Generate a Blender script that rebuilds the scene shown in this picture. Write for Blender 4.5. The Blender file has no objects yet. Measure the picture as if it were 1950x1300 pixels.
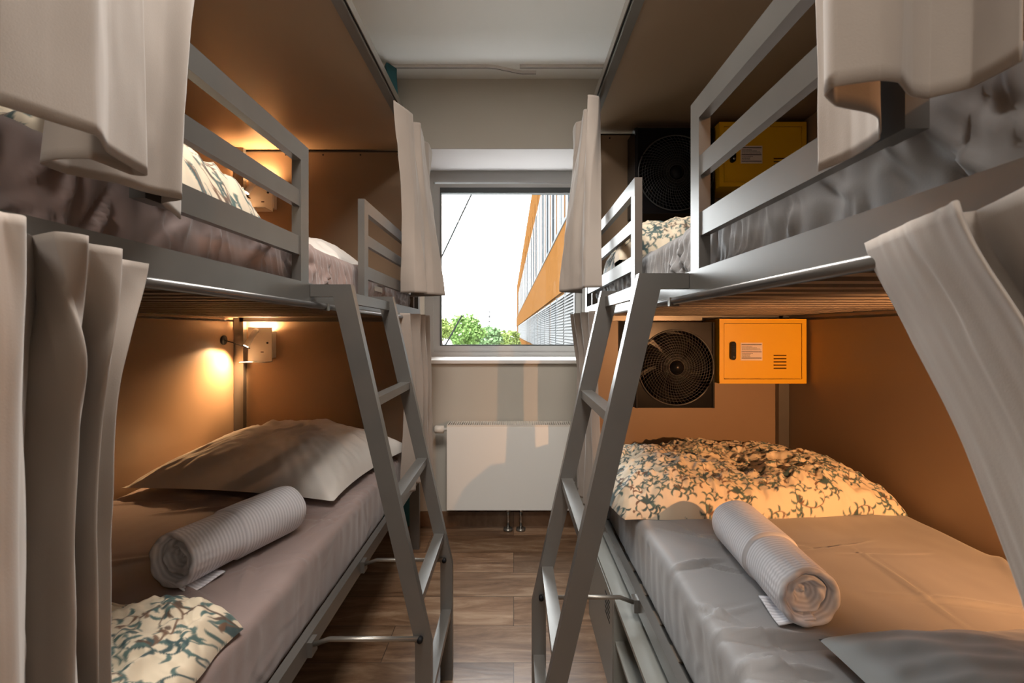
import bpy, bmesh, math, random
import numpy as np
from mathutils import Vector, Matrix, noise
S = bpy.context.scene
C = S.collection
R = math.radians

# ------------------------------------------------------------------ camera, world, lights
H = 1.15                       # camera height; the aisle runs along +Y
F = 867.0                      # focal length in pixels of a 1950 px wide frame
VX, VY = 978.0, 632.0
cd = bpy.data.cameras.new('camera'); cam = bpy.data.objects.new('camera', cd); C.objects.link(cam)
cam.location = (0, 0, H); cam.rotation_euler = (R(90), 0, 0)
cd.sensor_width = 36; cd.lens = F / 1950 * 36
cd.shift_x = (975 - VX) / 1950; cd.shift_y = -(650 - VY) / 1950
cd.clip_start = .02; cd.clip_end = 600
cd.dof.use_dof = True; cd.dof.focus_distance = 1.7; cd.dof.aperture_fstop = 11
S.camera = cam

w = bpy.data.worlds.new('world'); S.world = w; w.use_nodes = True
bg = w.node_tree.nodes['Background']
bg.inputs[0].default_value = (.93, .97, 1.0, 1); bg.inputs[1].default_value = 12.8
S.view_settings.view_transform = 'Standard'; S.view_settings.look = 'None'
S.view_settings.gamma = 1; S.view_settings.exposure = 0.55

def area(name, loc, rot, sx, sy, power, col, parent=None):
    l = bpy.data.lights.new(name, 'AREA'); l.shape = 'RECTANGLE'; l.size = sx; l.size_y = sy
    l.energy = power; l.color = col
    o = bpy.data.objects.new(name, l); C.objects.link(o); o.location = loc; o.rotation_euler = rot
    o.parent = parent
    return o
p = area('window_portal', (-.03, 3.2, 1.62), (R(-90), 0, 0), 1.1, 1.3, 1, (1, 1, 1))
p.data.cycles.is_portal = True
CEIL_POWER = 27
# unseen ceiling lights put in as fill; their glowing parts are built with the fixtures

# ------------------------------------------------------------------ materials
M = {}
def mat(name, col, rough=.5, metal=0, bump=None, spec=.5, sheen=0, var=None):
    m = bpy.data.materials.new(name); m.use_nodes = True
    nt = m.node_tree; b = nt.nodes['Principled BSDF']
    b.inputs['Base Color'].default_value = (*col, 1); b.inputs['Roughness'].default_value = rough
    b.inputs['Metallic'].default_value = metal; b.inputs['Specular IOR Level'].default_value = spec
    if sheen: b.inputs['Sheen Weight'].default_value = sheen
    tc = nt.nodes.new('ShaderNodeTexCoord')
    if bump:
        n = nt.nodes.new('ShaderNodeTexNoise'); n.inputs['Scale'].default_value = bump[0]; n.inputs['Detail'].default_value = 4
        nt.links.new(tc.outputs['Object'], n.inputs['Vector'])
        bp = nt.nodes.new('ShaderNodeBump'); bp.inputs['Strength'].default_value = bump[1]; bp.inputs['Distance'].default_value = bump[2]
        nt.links.new(n.outputs[0], bp.inputs['Height']); nt.links.new(bp.outputs[0], b.inputs['Normal'])
    if var:
        n = nt.nodes.new('ShaderNodeTexNoise'); n.inputs['Scale'].default_value = var[0]; n.inputs['Detail'].default_value = 5
        nt.links.new(tc.outputs['Object'], n.inputs['Vector'])
        r = nt.nodes.new('ShaderNodeValToRGB'); e = r.color_ramp.elements
        e[0].position = .3; e[1].position = .7
        e[0].color = (*[c * (1 - var[1]) for c in col], 1); e[1].color = (*[min(1, c * (1 + var[1])) for c in col], 1)
        nt.links.new(n.outputs[0], r.inputs[0]); nt.links.new(r.outputs[0], b.inputs['Base Color'])
    M[name] = m
    return m
mat('metal', (.175, .168, .157), .33, .55, bump=(900, .08, .0004), var=(14, .04))
mat('panel', (.27, .186, .118), .36, 0, bump=(500, .12, .0004), var=(3, .03), spec=.45)
mat('dark_profile', (.05, .045, .04), .4, .5)
mat('alu', (.28, .26, .23), .3, .8)
mat('curtain', (.325, .28, .243), .8, 0, bump=(700, .25, .0005), sheen=.25, var=(5, .04))
mat('teal', (.02, .11, .13), .85, 0, bump=(400, .2, .0005))
mat('sheet_mauve', (.265, .197, .182), .62, 0, bump=(350, .2, .0006), sheen=.3, var=(6, .05))
mat('sheet_grey', (.235, .232, .235), .62, 0, bump=(350, .2, .0006), sheen=.3, var=(6, .05))
mat('pillow_white', (.74, .70, .65), .7, 0, bump=(400, .15, .0005), sheen=.3)
mat('pillow_grey', (.34, .37, .38), .7, 0, bump=(400, .15, .0005), sheen=.3)
mat('yellow', (.80, .425, .010), .36, 0, bump=(600, .05, .0003))
mat('black', (.006, .006, .007), .25, 0, spec=.13)
mat('black_matt', (.010, .010, .011), .5, 0, spec=.12)
mat('white_plastic', (.72, .68, .62), .4)
mat('radiator', (.84, .84, .81), .22, 0)
mat('chrome', (.55, .55, .55), .15, 1)
mat('wall', (.50, .47, .415), .9, 0, bump=(160, .12, .001))
mat('ceiling', (.84, .825, .79), .9, 0, bump=(60, .15, .001))
mat('white_paint', (.72, .69, .66), .6)
mat('window_frame', (.33, .32, .31), .4)
mat('dark_seal', (.02, .025, .025), .5)
mat('sticker', (.75, .62, .55), .6)
mat('ink', (.03, .03, .035), .6)
mat('facade_orange', (.075, .033, .010), 1, spec=0, var=(2, .08))
mat('facade_pale', (.08, .055, .035), 1, spec=0)
mat('facade_glass', (.008, .011, .013), .5, spec=.03)
mat('blind_white', (.085, .085, .085), 1, spec=0)
mat('blind_gap', (.02, .022, .024), 1, spec=0)
mat('tree_leaf', (.12, .21, .045), .7)
mat('trunk', (.08, .05, .03), .9)
mat('pale_ground', (.30, .30, .285), .95)  # neutral pale ground, lightened to bounce more daylight onto the ceiling
mat('cable', (.012, .012, .012), 1, spec=0)
mat('wood_slat', (.18, .14, .105), .55, var=(20, .1))
mat('cabinet', (.27, .27, .245), .42, .2)

def emit(name, col, st):
    m = bpy.data.materials.new(name); m.use_nodes = True; nt = m.node_tree
    nt.nodes.remove(nt.nodes['Principled BSDF'])
    e = nt.nodes.new('ShaderNodeEmission'); e.inputs[0].default_value = (*col, 1); e.inputs[1].default_value = st
    nt.links.new(e.outputs[0], nt.nodes['Material Output'].inputs[0]); M[name] = m
emit('lamp_glow', (1, .72, .42), 14)
emit('ceiling_glow', (1, .92, .82), 1)

g = bpy.data.materials.new('glass'); g.use_nodes = True; nt = g.node_tree; nt.nodes.remove(nt.nodes['Principled BSDF'])
t1 = nt.nodes.new('ShaderNodeBsdfTransparent'); t1.inputs[0].default_value = (.97, .98, .98, 1)
g1 = nt.nodes.new('ShaderNodeBsdfGlossy'); g1.inputs['Roughness'].default_value = .02
mx = nt.nodes.new('ShaderNodeMixShader'); mx.inputs[0].default_value = .06
nt.links.new(t1.outputs[0], mx.inputs[1]); nt.links.new(g1.outputs[0], mx.inputs[2]); nt.links.new(mx.outputs[0], nt.nodes['Material Output'].inputs[0])
M['glass'] = g

# floor planks running along X
f = bpy.data.materials.new('floor_wood'); f.use_nodes = True; nt = f.node_tree; b = nt.nodes['Principled BSDF']
tc = nt.nodes.new('ShaderNodeTexCoord'); br = nt.nodes.new('ShaderNodeTexBrick')
br.inputs['Scale'].default_value = 1; br.inputs['Brick Width'].default_value = 1.25; br.inputs['Row Height'].default_value = .198
br.inputs['Mortar Size'].default_value = .0016; br.inputs['Mortar Smooth'].default_value = .2
br.inputs['Color1'].default_value = (.30, .30, .30, 1); br.inputs['Color2'].default_value = (.72, .72, .72, 1); br.inputs['Mortar'].default_value = (0, 0, 0, 1)
br.offset = .37
nt.links.new(tc.outputs['Object'], br.inputs['Vector'])
mp = nt.nodes.new('ShaderNodeMapping'); mp.inputs['Scale'].default_value = (1.2, 7, 1)
nt.links.new(tc.outputs['Object'], mp.inputs['Vector'])
addv = nt.nodes.new('ShaderNodeVectorMath'); addv.operation = 'ADD'
sc_ = nt.nodes.new('ShaderNodeVectorMath'); sc_.operation = 'SCALE'; sc_.inputs['Scale'].default_value = 9
nt.links.new(br.outputs['Color'], sc_.inputs[0]); nt.links.new(mp.outputs[0], addv.inputs[0]); nt.links.new(sc_.outputs[0], addv.inputs[1])
n1 = nt.nodes.new('ShaderNodeTexNoise'); n1.inputs['Scale'].default_value = 2.2; n1.inputs['Detail'].default_value = 14; n1.inputs['Roughness'].default_value = .68; n1.inputs['Distortion'].default_value = .6
nt.links.new(addv.outputs[0], n1.inputs['Vector'])
rp = nt.nodes.new('ShaderNodeValToRGB'); e = rp.color_ramp.elements
e[0].position = .30; e[0].color = (.105, .048, .022, 1); e[1].position = .70; e[1].color = (.46, .32, .21, 1)
x = e.new(.5); x.color = (.26, .150, .085, 1)
nt.links.new(n1.outputs[0], rp.inputs[0])
mm = nt.nodes.new('ShaderNodeMix'); mm.data_type = 'RGBA'; mm.blend_type = 'MULTIPLY'; mm.inputs[0].default_value = 1
mr = nt.nodes.new('ShaderNodeMapRange'); mr.inputs[1].default_value = 0; mr.inputs[2].default_value = .75; mr.inputs[3].default_value = .25; mr.inputs[4].default_value = 1.15
nt.links.new(br.outputs['Color'], mr.inputs[0])
nt.links.new(rp.outputs[0], mm.inputs[6]); nt.links.new(mr.outputs[0], mm.inputs[7]); nt.links.new(mm.outputs[2], b.inputs['Base Color'])
b.inputs['Roughness'].default_value = .28
bp = nt.nodes.new('ShaderNodeBump'); bp.inputs['Strength'].default_value = .25; bp.inputs['Distance'].default_value = .002
nt.links.new(n1.outputs[0], bp.inputs['Height']); nt.links.new(bp.outputs[0], b.inputs['Normal'])
M['floor_wood'] = f

# striped white towel linen: fine ribs around the roll (object Y is the roll's axis)
f = bpy.data.materials.new('ribbed_linen'); f.use_nodes = True; nt = f.node_tree; b = nt.nodes['Principled BSDF']
tc = nt.nodes.new('ShaderNodeTexCoord'); wv = nt.nodes.new('ShaderNodeTexWave'); wv.bands_direction = 'Y'
wv.inputs['Scale'].default_value = 34; wv.inputs['Distortion'].default_value = .15
nt.links.new(tc.outputs['Object'], wv.inputs['Vector'])
rp = nt.nodes.new('ShaderNodeValToRGB'); rp.color_ramp.elements[0].color = (.62, .62, .66, 1); rp.color_ramp.elements[1].color = (.82, .82, .86, 1)
nt.links.new(wv.outputs[0], rp.inputs[0]); nt.links.new(rp.outputs[0], b.inputs['Base Color']); b.inputs['Roughness'].default_value = .75
bp = nt.nodes.new('ShaderNodeBump'); bp.inputs['Strength'].default_value = .35; bp.inputs['Distance'].default_value = .001
nt.links.new(wv.outputs[0], bp.inputs['Height']); nt.links.new(bp.outputs[0], b.inputs['Normal'])
M['ribbed_linen'] = f

f = bpy.data.materials.new('floral_cotton'); f.use_nodes = True; nt = f.node_tree; b = nt.nodes['Principled BSDF']
at = nt.nodes.new('ShaderNodeAttribute'); at.attribute_name = 'print'
nt.links.new(at.outputs['Color'], b.inputs['Base Color']); b.inputs['Roughness'].default_value = .7; b.inputs['Sheen Weight'].default_value = .2
M['floral_cotton'] = f

# ------------------------------------------------------------------ helpers
def link(name, me, m, parent=None):
    o = bpy.data.objects.new(name, me); C.objects.link(o)
    if m:
        me.materials.append(M[m])
    if parent: o.parent = parent
    return o
def tag(o, label=None, cat=None, group=None, kind=None):
    if label: o['label'] = label
    if cat: o['category'] = cat
    if group: o['group'] = group
    if kind: o['kind'] = kind
    return o
def thing(name, label, cat, loc=(0, 0, 0), group=None):
    o = bpy.data.objects.new(name, None); C.objects.link(o); o.location = loc; o.empty_display_size = .05
    return tag(o, label, cat, group)
def fin(name, bm, m, parent=None, smooth=False, bevel=0):
    if bevel:
        bmesh.ops.bevel(bm, geom=[e for e in bm.edges if e.calc_face_angle(0) > .6], offset=bevel, segments=2, affect='EDGES', profile=.5)
    bmesh.ops.recalc_face_normals(bm, faces=bm.faces)
    me = bpy.data.meshes.new(name); bm.to_mesh(me); bm.free()
    if smooth:
        for p_ in me.polygons: p_.use_smooth = True
    o = link(name, me, m, parent)
    if parent:      # shapes are written in world space: bring them into the parent's frame
        off = Vector((0, 0, 0)); q = parent
        while q: off += Vector(q.location); q = q.parent
        me.transform(Matrix.Translation(-off))
    return o
def abox(bm, x0, x1, y0, y1, z0, z1):
    x0, x1 = sorted((x0, x1)); y0, y1 = sorted((y0, y1)); z0, z1 = sorted((z0, z1))
    v = [bm.verts.new(c) for c in ((x0,y0,z0),(x1,y0,z0),(x1,y1,z0),(x0,y1,z0),(x0,y0,z1),(x1,y0,z1),(x1,y1,z1),(x0,y1,z1))]
    for q in ((0,3,2,1),(4,5,6,7),(0,1,5,4),(1,2,6,5),(2,3,7,6),(3,0,4,7)): bm.faces.new([v[i] for i in q])
    return v
def box(name, m, parent, x0, x1, y0, y1, z0, z1, bevel=.0015):
    bm = bmesh.new(); abox(bm, x0, x1, y0, y1, z0, z1)
    return fin(name, bm, m, parent, bevel=bevel)
def prism(name, m, parent, pts, y0, y1, bevel=.0015):
    """closed outline pts in (x,z), swept from y0 to y1"""
    bm = bmesh.new()
    a = [bm.verts.new((x, y0, z)) for x, z in pts]; b_ = [bm.verts.new((x, y1, z)) for x, z in pts]
    bm.faces.new(a); bm.faces.new(b_[::-1]); n = len(pts)
    for i in range(n): bm.faces.new([a[i], b_[i], b_[(i+1) % n], a[(i+1) % n]])
    return fin(name, bm, m, parent, bevel=bevel)
def atube(bm, pts, r, n=12, cap=True):
    pts = [Vector(p_) for p_ in pts]; rings = []
    for i, p_ in enumerate(pts):
        d = (pts[min(i+1, len(pts)-1)] - pts[max(i-1, 0)]).normalized()
        up = Vector((0, 0, 1)) if abs(d.z) < .9 else Vector((1, 0, 0))
        a = d.cross(up).normalized(); b_ = d.cross(a)
        rr = r[i] if isinstance(r, (list, tuple)) else r
        rings.append([bm.verts.new(p_ + (a * math.cos(t) + b_ * math.sin(t)) * rr) for t in [2*math.pi*k/n for k in range(n)]])
    for i in range(len(rings)-1):
        for k in range(n): bm.faces.new([rings[i][k], rings[i][(k+1) % n], rings[i+1][(k+1) % n], rings[i+1][k]])
    if cap: bm.faces.new(rings[0][::-1]); bm.faces.new(rings[-1])
def tube(name, m, parent, pts, r, n=14):
    bm = bmesh.new(); atube(bm, pts, r, n); return fin(name, bm, m, parent, smooth=True)
def grid_mesh(name, V, m, parent=None, wrap_u=False, col=None, smooth=True):
    """V: array (nu,nv,3)"""
    nu, nv = V.shape[:2]
    idx = np.arange(nu*nv).reshape(nu, nv)
    A = idx if not wrap_u else np.vstack([idx, idx[:1]])
    q = np.stack([A[:-1,:-1], A[1:,:-1], A[1:,1:], A[:-1,1:]], -1).reshape(-1, 4)
    me = bpy.data.meshes.new(name); me.vertices.add(nu*nv)
    co = V.reshape(-1, 3).copy()
    if parent: co -= np.array(parent.location)
    me.vertices.foreach_set('co', co.ravel().astype(np.float32))
    me.loops.add(q.size); me.loops.foreach_set('vertex_index', q.ravel().astype(np.int32))
    me.polygons.add(len(q)); me.polygons.foreach_set('loop_start', np.arange(0, q.size, 4, dtype=np.int32))
    me.update(calc_edges=True); me.validate()
    if smooth: me.polygons.foreach_set('use_smooth', [True]*len(me.polygons))
    if col is not None:
        a = me.color_attributes.new('print', 'FLOAT_COLOR', 'POINT')
        c4 = np.ones((nu*nv, 4), np.float32); c4[:, :3] = col.reshape(-1, 3); a.data.foreach_set('color', c4.ravel())
    return link(name, me, m, parent)
def vnoise(X, Y, seed, octaves=3):
    """smooth value noise on arrays"""
    rng = np.random.RandomState(seed); T = rng.rand(64, 64)*2-1; out = np.zeros_like(X, float); a = 1; f_ = 1
    for o in range(octaves):
        x = X*f_+o*17.3; y = Y*f_+o*9.1; xi = np.floor(x).astype(int); yi = np.floor(y).astype(int); fx = x-xi; fy = y-yi
        fx = fx*fx*(3-2*fx); fy = fy*fy*(3-2*fy)
        g_ = lambda i, j: T[i % 64, j % 64]
        out += a*((g_(xi,yi)*(1-fx)+g_(xi+1,yi)*fx)*(1-fy)+(g_(xi,yi+1)*(1-fx)+g_(xi+1,yi+1)*fx)*fy)
        a *= .5; f_ *= 2
    return out
def creases(X, Y, segs):
    """soft ridges along given segments: (x0,y0,x1,y1,width,amp)"""
    D = np.zeros_like(X, float)
    for x0, y0, x1, y1, wd, am in segs:
        dx, dy = x1-x0, y1-y0; L = math.hypot(dx, dy)+1e-9
        t = ((X-x0)*dx+(Y-y0)*dy)/(L*L); d = ((X-x0)*dy-(Y-y0)*dx)/L
        d = d + .25*wd*np.sin(t*5+x0*9)
        tp = np.clip(1-np.abs(t-.5)*2, 0, 1)**.6
        ww = wd*(.4+.6*tp)
        D += am*tp*(np.exp(-(d/ww)**2) - .55*np.exp(-((d-1.5*ww)/ww)**2))
    return D
def rsegs(n, x0, x1, y0, y1, ang, spread, lmin, lmax, wd, am, seed):
    r = random.Random(seed); out = []
    for i in range(n):
        x = r.uniform(x0, x1); y = r.uniform(y0, y1); a = R(ang+r.gauss(0, spread)); l = r.uniform(lmin, lmax)
        out.append((x-l/2*math.cos(a), y-l/2*math.sin(a), x+l/2*math.cos(a), y+l/2*math.sin(a), wd*r.uniform(.6, 1.4), am*r.choice([1, 1, -1])*r.uniform(.5, 1.2)))
    return out

# ------------------------------------------------------------------ the room
XL, XR = -1.51, 1.35
YW, YB, ZC = 2.71, -2.3, 2.656
def struct(o): o['kind'] = 'structure'; return o
struct(box('floor', 'floor_wood', None, XL-.1, XR+.1, YB-.1, YW+.02, -.1, 0, 0))
struct(box('ceiling', 'ceiling', None, XL-.1, XR+.1, YB-.1, YW+.1, ZC, ZC+.1, 0))
struct(box('wall_left', 'wall', None, XL-.1, XL, YB-.1, YW+.1, 0, ZC, 0))
struct(box('wall_right', 'wall', None, XR, XR+.1, YB-.1, YW+.1, 0, ZC, 0))
struct(box('wall_back', 'wall', None, XL, XR, YB-.1, YB, 0, ZC, 0))
WX0, WX1, WZ0, WZ1, WY = -.60, .52, .984, 2.237, 3.07
bm = bmesh.new()
abox(bm, XL, WX0, YW, WY+.08, 0, ZC); abox(bm, WX1, XR, YW, WY+.08, 0, ZC)
abox(bm, WX0, WX1, YW, WY+.08, 0, WZ0-.02); abox(bm, WX0, WX1, YW, WY+.08, WZ1+.004, ZC)
struct(fin('wall_far', bm, 'wall'))
mat('reveal_paint', (.40, .37, .36), .7)
struct(box('trim_1', 'reveal_paint', None, WX0, WX1, YW-.004, WY, WZ1, WZ1+.004, 0))
bm = bmesh.new()
abox(bm, WX0, WX1, YW-.025, WY, WZ0-.02, WZ0)
o = struct(fin('trim_2', bm, 'white_paint', bevel=.003)); o['label'] = 'pale window sill'
struct(box('baseboard_far', 'floor_wood', None, XL, XR, YW-.014, YW, 0, .085, .002))

# window: fixed frame with a sash tilted a little into the room, glass, grey frame
def ring(bm, x0, x1, z0, z1, t, y0, y1, tb=None, tt=None):
    tb = tb or t; tt = tt or t
    abox(bm, x0, x0+t, y0, y1, z0, z1); abox(bm, x1-t, x1, y0, y1, z0, z1)
    abox(bm, x0+t, x1-t, y0, y1, z0, z0+tb); abox(bm, x0+t, x1-t, y0, y1, z1-tt, z1)
wn = bpy.data.objects.new('window_1', None); C.objects.link(wn); wn.location = (0, WY, WZ0); wn['kind'] = 'structure'
bm = bmesh.new(); ring(bm, WX0, WX1, WZ0, WZ1, .06, WY, WY+.07, tb=.03, tt=.075)
fin('window_frame', bm, 'window_frame', wn, bevel=.003)
sb = bpy.data.objects.new('window_sash', None)
bm = bmesh.new(); ring(bm, WX0+.06, WX1-.06, WZ0+.03, WZ1-.085, .045, WY+.012, WY+.058, tb=.05, tt=.03)
sash = fin('window_sash', bm, 'window_frame', wn, bevel=.003)
bm = bmesh.new(); ring(bm, WX0+.102, WX1-.102, WZ0+.074, WZ1-.11, .006, WY+.008, WY+.055, tt=.036)
fin('window_seal', bm, 'dark_seal', sash)
for q in [sash.children[-1]] if sash.children else []: pass
box('window_pane', 'glass', wn, WX0+.104, WX1-.104, WY+.034, WY+.038, WZ0+.078, WZ1-.112, 0)

# ceiling curtain rails by the window: two overlapping runs, one with an S-bend
def rail(pts, label):
    bm = bmesh.new()
    for (x0, y0), (x1, y1) in zip(pts[:-1], pts[1:]):
        d = Vector((x1-x0, y1-y0, 0)).normalized()*.0; n = Vector((-(y1-y0), x1-x0, 0)).normalized()*.011
        for a in (1,):
            vs = [bm.verts.new(Vector(c)) for c in ((x0+n.x, y0+n.y, ZC-.013), (x1+n.x, y1+n.y, ZC-.013), (x1-n.x, y1-n.y, ZC-.013), (x0-n.x, y0-n.y, ZC-.013),
                  (x0+n.x, y0+n.y, ZC), (x1+n.x, y1+n.y, ZC), (x1-n.x, y1-n.y, ZC), (x0-n.x, y0-n.y, ZC))]
            for q in ((0,1,2,3),(7,6,5,4),(0,4,5,1),(1,5,6,2),(2,6,7,3),(3,7,4,0)): bm.faces.new([vs[i] for i in q])
    o = fin('curtain_rail', bm, 'white_paint'); tag(o, label, 'curtain rail'); o.location.z = 0
    bm = bmesh.new()
    for (x0, y0), (x1, y1) in zip(pts[:-1], pts[1:]):
        n = Vector((-(y1-y0), x1-x0, 0)).normalized()*.0022
        bm.faces.new([bm.verts.new(c) for c in ((x0+n.x, y0+n.y, ZC-.0134), (x1+n.x, y1+n.y, ZC-.0134), (x1-n.x, y1-n.y, ZC-.0134), (x0-n.x, y0-n.y, ZC-.0134))])
    s_ = fin('groove', bm, 'dark_seal', o)
    return o
rail([(-1.3, 2.575), (-.15, 2.575), (-.10, 2.583), (.015, 2.625), (.05, 2.635), (.13, 2.635)], 'white ceiling curtain rail whose right end bends towards the window')
rail([(.0+.035, 2.575), (1.2, 2.575)], 'straight white ceiling curtain rail running to the right-hand bunk')

# radiator
XRA0, XRA1 = -.378, .345
rad = thing('radiator', 'flat white panel radiator under the window', 'radiator', (-.02, 2.62, .14))
box('front_panel', 'radiator', rad, XRA0, XRA1, 2.578, 2.60, .141, .612, .003)
box('convector', 'white_plastic', rad, XRA0+.01, XRA1-.01, 2.60, 2.69, .150, .600, .002)
bm = bmesh.new()
abox(bm, XRA0, XRA1, 2.580, 2.583, .612, .624); abox(bm, XRA0, XRA1, 2.69, 2.693, .59, .624)
k = XRA0
while k < XRA1: abox(bm, k, k+.006, 2.582, 2.692, .616, .624); k += .0125
fin('top_grille', bm, 'white_plastic', rad)
for s in (-1, 1): box('side_cover', 'white_plastic', rad, -.0165+s*.3585-.003, -.0165+s*.3585+.003, 2.60, 2.692, .15, .622, .001)
v = tube('thermostat_valve', 'white_plastic', rad, [(-.375, 2.62, .59), (-.40, 2.62, .59), (-.402, 2.62, .59), (-.45, 2.62, .59), (-.455, 2.62, .59)], [.009, .009, .022, .022, .016])
v['label'] = 'white ribbed thermostat knob'
for x_ in (-.032, .042):
    pp = tube('pipe', 'chrome', rad, [(x_, 2.645, .15), (x_, 2.645, 0.004)], .0085)
    tube('pipe_collar', 'alu', pp, [(x_, 2.645, .012), (x_, 2.645, 0)], .028)
    tube('pipe_nut', 'chrome', pp, [(x_, 2.645, .14), (x_, 2.645, .108)], .014, 6)

# ------------------------------------------------------------------ bunk beds
BED = {'L': dict(s=-1, a=.50, ye=2.438), 'R': dict(s=1, a=.35, ye=2.227)}
def bunk(side, label):
    B = BED[side]; s, a, ye = B['s'], B['a'], B['ye']; yn = ye-2.06
    X = lambda w_: s*(a+w_)
    t = thing('bunk_bed', label, 'bunk bed', (X(.5), (ye+yn)/2, 0))
    # legs / posts: far pair and near pair, floor to canopy
    for (w0, w1), (y0, y1) in (((0, .05), (ye-.03, ye)), ((.93, .98), (ye-.03, ye)), ((0, .05), (yn, yn+.03)), ((.93, .98), (yn, yn+.03))):
        top = 2.125 if w0 > .5 else 1.225
        if w0 < .5 and y0 < 1:   top = 1.225
        box('leg', 'metal', t, X(w0), X(w1), y0, y1, 0, top)
    # lower frame
    for nm, w0, w1, y0, y1, z0, z1 in (('side_rail', 0, .022, yn, ye, .36, .405), ('side_rail', .958, .98, yn, ye, .36, .405)):
        box(nm, 'metal', t, X(w0), X(w1), y0+.03, y1-.03, z0, z1)
    box('rail_ledge', 'metal', t, X(.022), X(.06), yn+.03, ye-.03, .345, .352)
    for k in range(14):
        y = yn+.12+k*.14; box('slat', 'wood_slat', t, X(.022), X(.958), y-.03, y+.03, .344, .356, .001)
    # upper frame
    box('side_rail', 'metal', t, X(0), X(.025), yn, ye, 1.225, 1.27)
    box('side_rail', 'metal', t, X(.955), X(.98), yn, ye-.032, 1.225, 1.27)
    for k in range(21):
        y = yn+.07+k*.096; box('slat', 'wood_slat', t, X(.025), X(.955), y-.020, y+.020, 1.228, 1.242, .001)
    box('cross_beam', 'metal', t, X(.03), X(.95), ye-.03, ye-.002, 1.205, 1.245)
    # guards
    def guard(y0, y1, p0, p1):
        g_ = box('guard_rail', 'metal', t, X(0), X(.02), y0, y1, 1.555, 1.597)
        for z0, z1 in ((1.446, 1.484), (1.332, 1.376)): box('guard_bar', 'metal', g_, X(.003), X(.018), y0, y1, z0, z1)
        for q, zl, zh in ((p0, 1.332 if p0 < ye-1.5 else 1.270, 1.597 if p0 > ye-1.5 else 1.555), (p1, 1.270, 1.597 if p0 < ye-1.5 else 1.555)):
            box('guard_post', 'metal', g_, X(0), X(.022), q, q+.04, zl, zh)
    guard(ye-1.78, ye-1.367, ye-1.82, ye-1.367)
    guard(ye-.871, ye-.01, ye-.911, ye-.05)
    # panels: wall side, far end, near end, canopy (two sheets with a shadow gap), each framed by dark strips
    for z0, z1, nm in ((.30, 1.205, 'side_panel'), (1.215, 2.118, 'side_panel')):
        box(nm, 'panel', t, X(.982), X(.998), yn, ye-.004, z0, z1, .001)
    for z0, z1 in ((.30, 1.212), (1.218, 2.112)):
        box('end_panel', 'panel', t, X(.035), X(.98), ye+.0, ye+.016, z0, z1, .001)
        box('end_panel', 'panel', t, X(.035), X(.98), yn-.016, yn, z0, z1, .001)
    box('canopy_panel', 'panel', t, X(.03), X(.998), yn-.016, ye+.016, 2.126, 2.142, .001)
    box('panel_gap_strip', 'dark_profile', t, X(.03), X(.96), ye-.004, ye, 2.112, 2.118, 0)
    for k in range(4):
        x_ = X(.12+.2*k); tube('screw', 'black_matt', t, [(x_, ye+.001, 2.098), (x_, ye-.002, 2.098)], .004, 8)
    # upright aluminium profile in the far corner beside the end panel
    box('corner_profile', 'alu', t, X(.945), X(.957), ye-.012, ye-.001, .40, 1.204, .001)
    # canopy edge profiles and curtain track
    box('canopy_rail', 'metal', t, X(0), X(.03), yn-.016, ye+.016, 2.112, 2.150)
    bm = bmesh.new()
    abox(bm, X(-.012), X(-.009), yn, ye-.02, 2.118, 2.150); abox(bm, X(-.009), X(0), yn, ye-.02, 2.145, 2.150)
    abox(bm, X(-.003), X(0), yn, ye-.02, 2.118, 2.145)
    tr = fin('curtain_track', bm, 'alu', t)
    box('track_slot', 'black_matt', tr, X(-.0088), X(-.0032), yn, ye-.02, 2.124, 2.144, 0)
    box('track_bracket', 'black_matt', tr, X(-.014), X(.004), ye-1.28, ye-1.24, 2.108, 2.118, .001)
    # round curtain rod hanging below the upper side rail
    tube('curtain_rod', 'dark_metal' if 'dark_metal' in M else 'alu', t, [(X(-.006), yn+.05, 1.2165), (X(-.006), ye-.06, 1.2165)], .0078, 18)
    for q in (yn+.08, ye-1.25, ye-.10): box('rod_bracket', 'alu', t, X(-.015), X(.006), q, q+.012, 1.206, 1.224, .001)
    return t
mat('dark_metal', (.20, .20, .20), .28, .8)
bunk('L', 'left-hand metal bunk bed with brown panels and canopy')
bunk('R', 'right-hand metal bunk bed with brown panels and canopy')

def ladder(side, label):
    B = BED[side]; s, a, ye = B['s'], B['a'], B['ye']
    X = lambda w_: s*(a+w_)
    y0 = ye-1.321; y1 = ye-.935; T = .024
    t = thing('bunk_ladder', label, 'ladder', (X(-.22), (y0+y1)/2, 0))
    zt = 1.267; zb = .378; wt, wb = -.100, -.298; W = .043
    for y in (y0, y1):
        prism('stringer', 'metal', t, [(X(wt), zt), (X(wb), zb), (X(wb), 0), (X(wb+W*.93), 0), (X(wb+W*.93), zb+.008), (X(wt+W), zt-.03), (X(-.001), zt-.03), (X(-.001), zt)], y, y+T)
        lo = (y0, y1).index(y)
        # strut to the lower side rail
        ys = y+T/2
        wj = wb+(wt-wb)*(.405-zb)/(zt-zb)+.02
        st = tube('strut', 'alu', t, [(X(wj), ys-T*.5-.004, .40), (X(-.05), ys-T*.5-.004, .40), (X(-.008), ys-T*.5-.004, .385)], .006, 8)
        tube('strut_bolt', 'black_matt', st, [(X(wj+.0), ys-T*.5-.013, .40), (X(wj+.0), ys-T*.5-.001, .40)], .007, 8)
        box('strut_foot', 'metal', st, X(-.012), X(0.0), ys-.028, ys+.004, .362, .398, .001)
    for z in (.985, .735, .485, .235):
        wc = wb+(wt-wb)*max(0, z-zb)/(zt-zb)
        box('rung', 'metal', t, X(wc+.004), X(wc+.036), y0+T, y1, z-.022, z, .002)
    box('top_bar', 'metal', t, X(wt+.010), X(wt+.022), y0+T, y1, 1.222, 1.25, .001)
    return t
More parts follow.
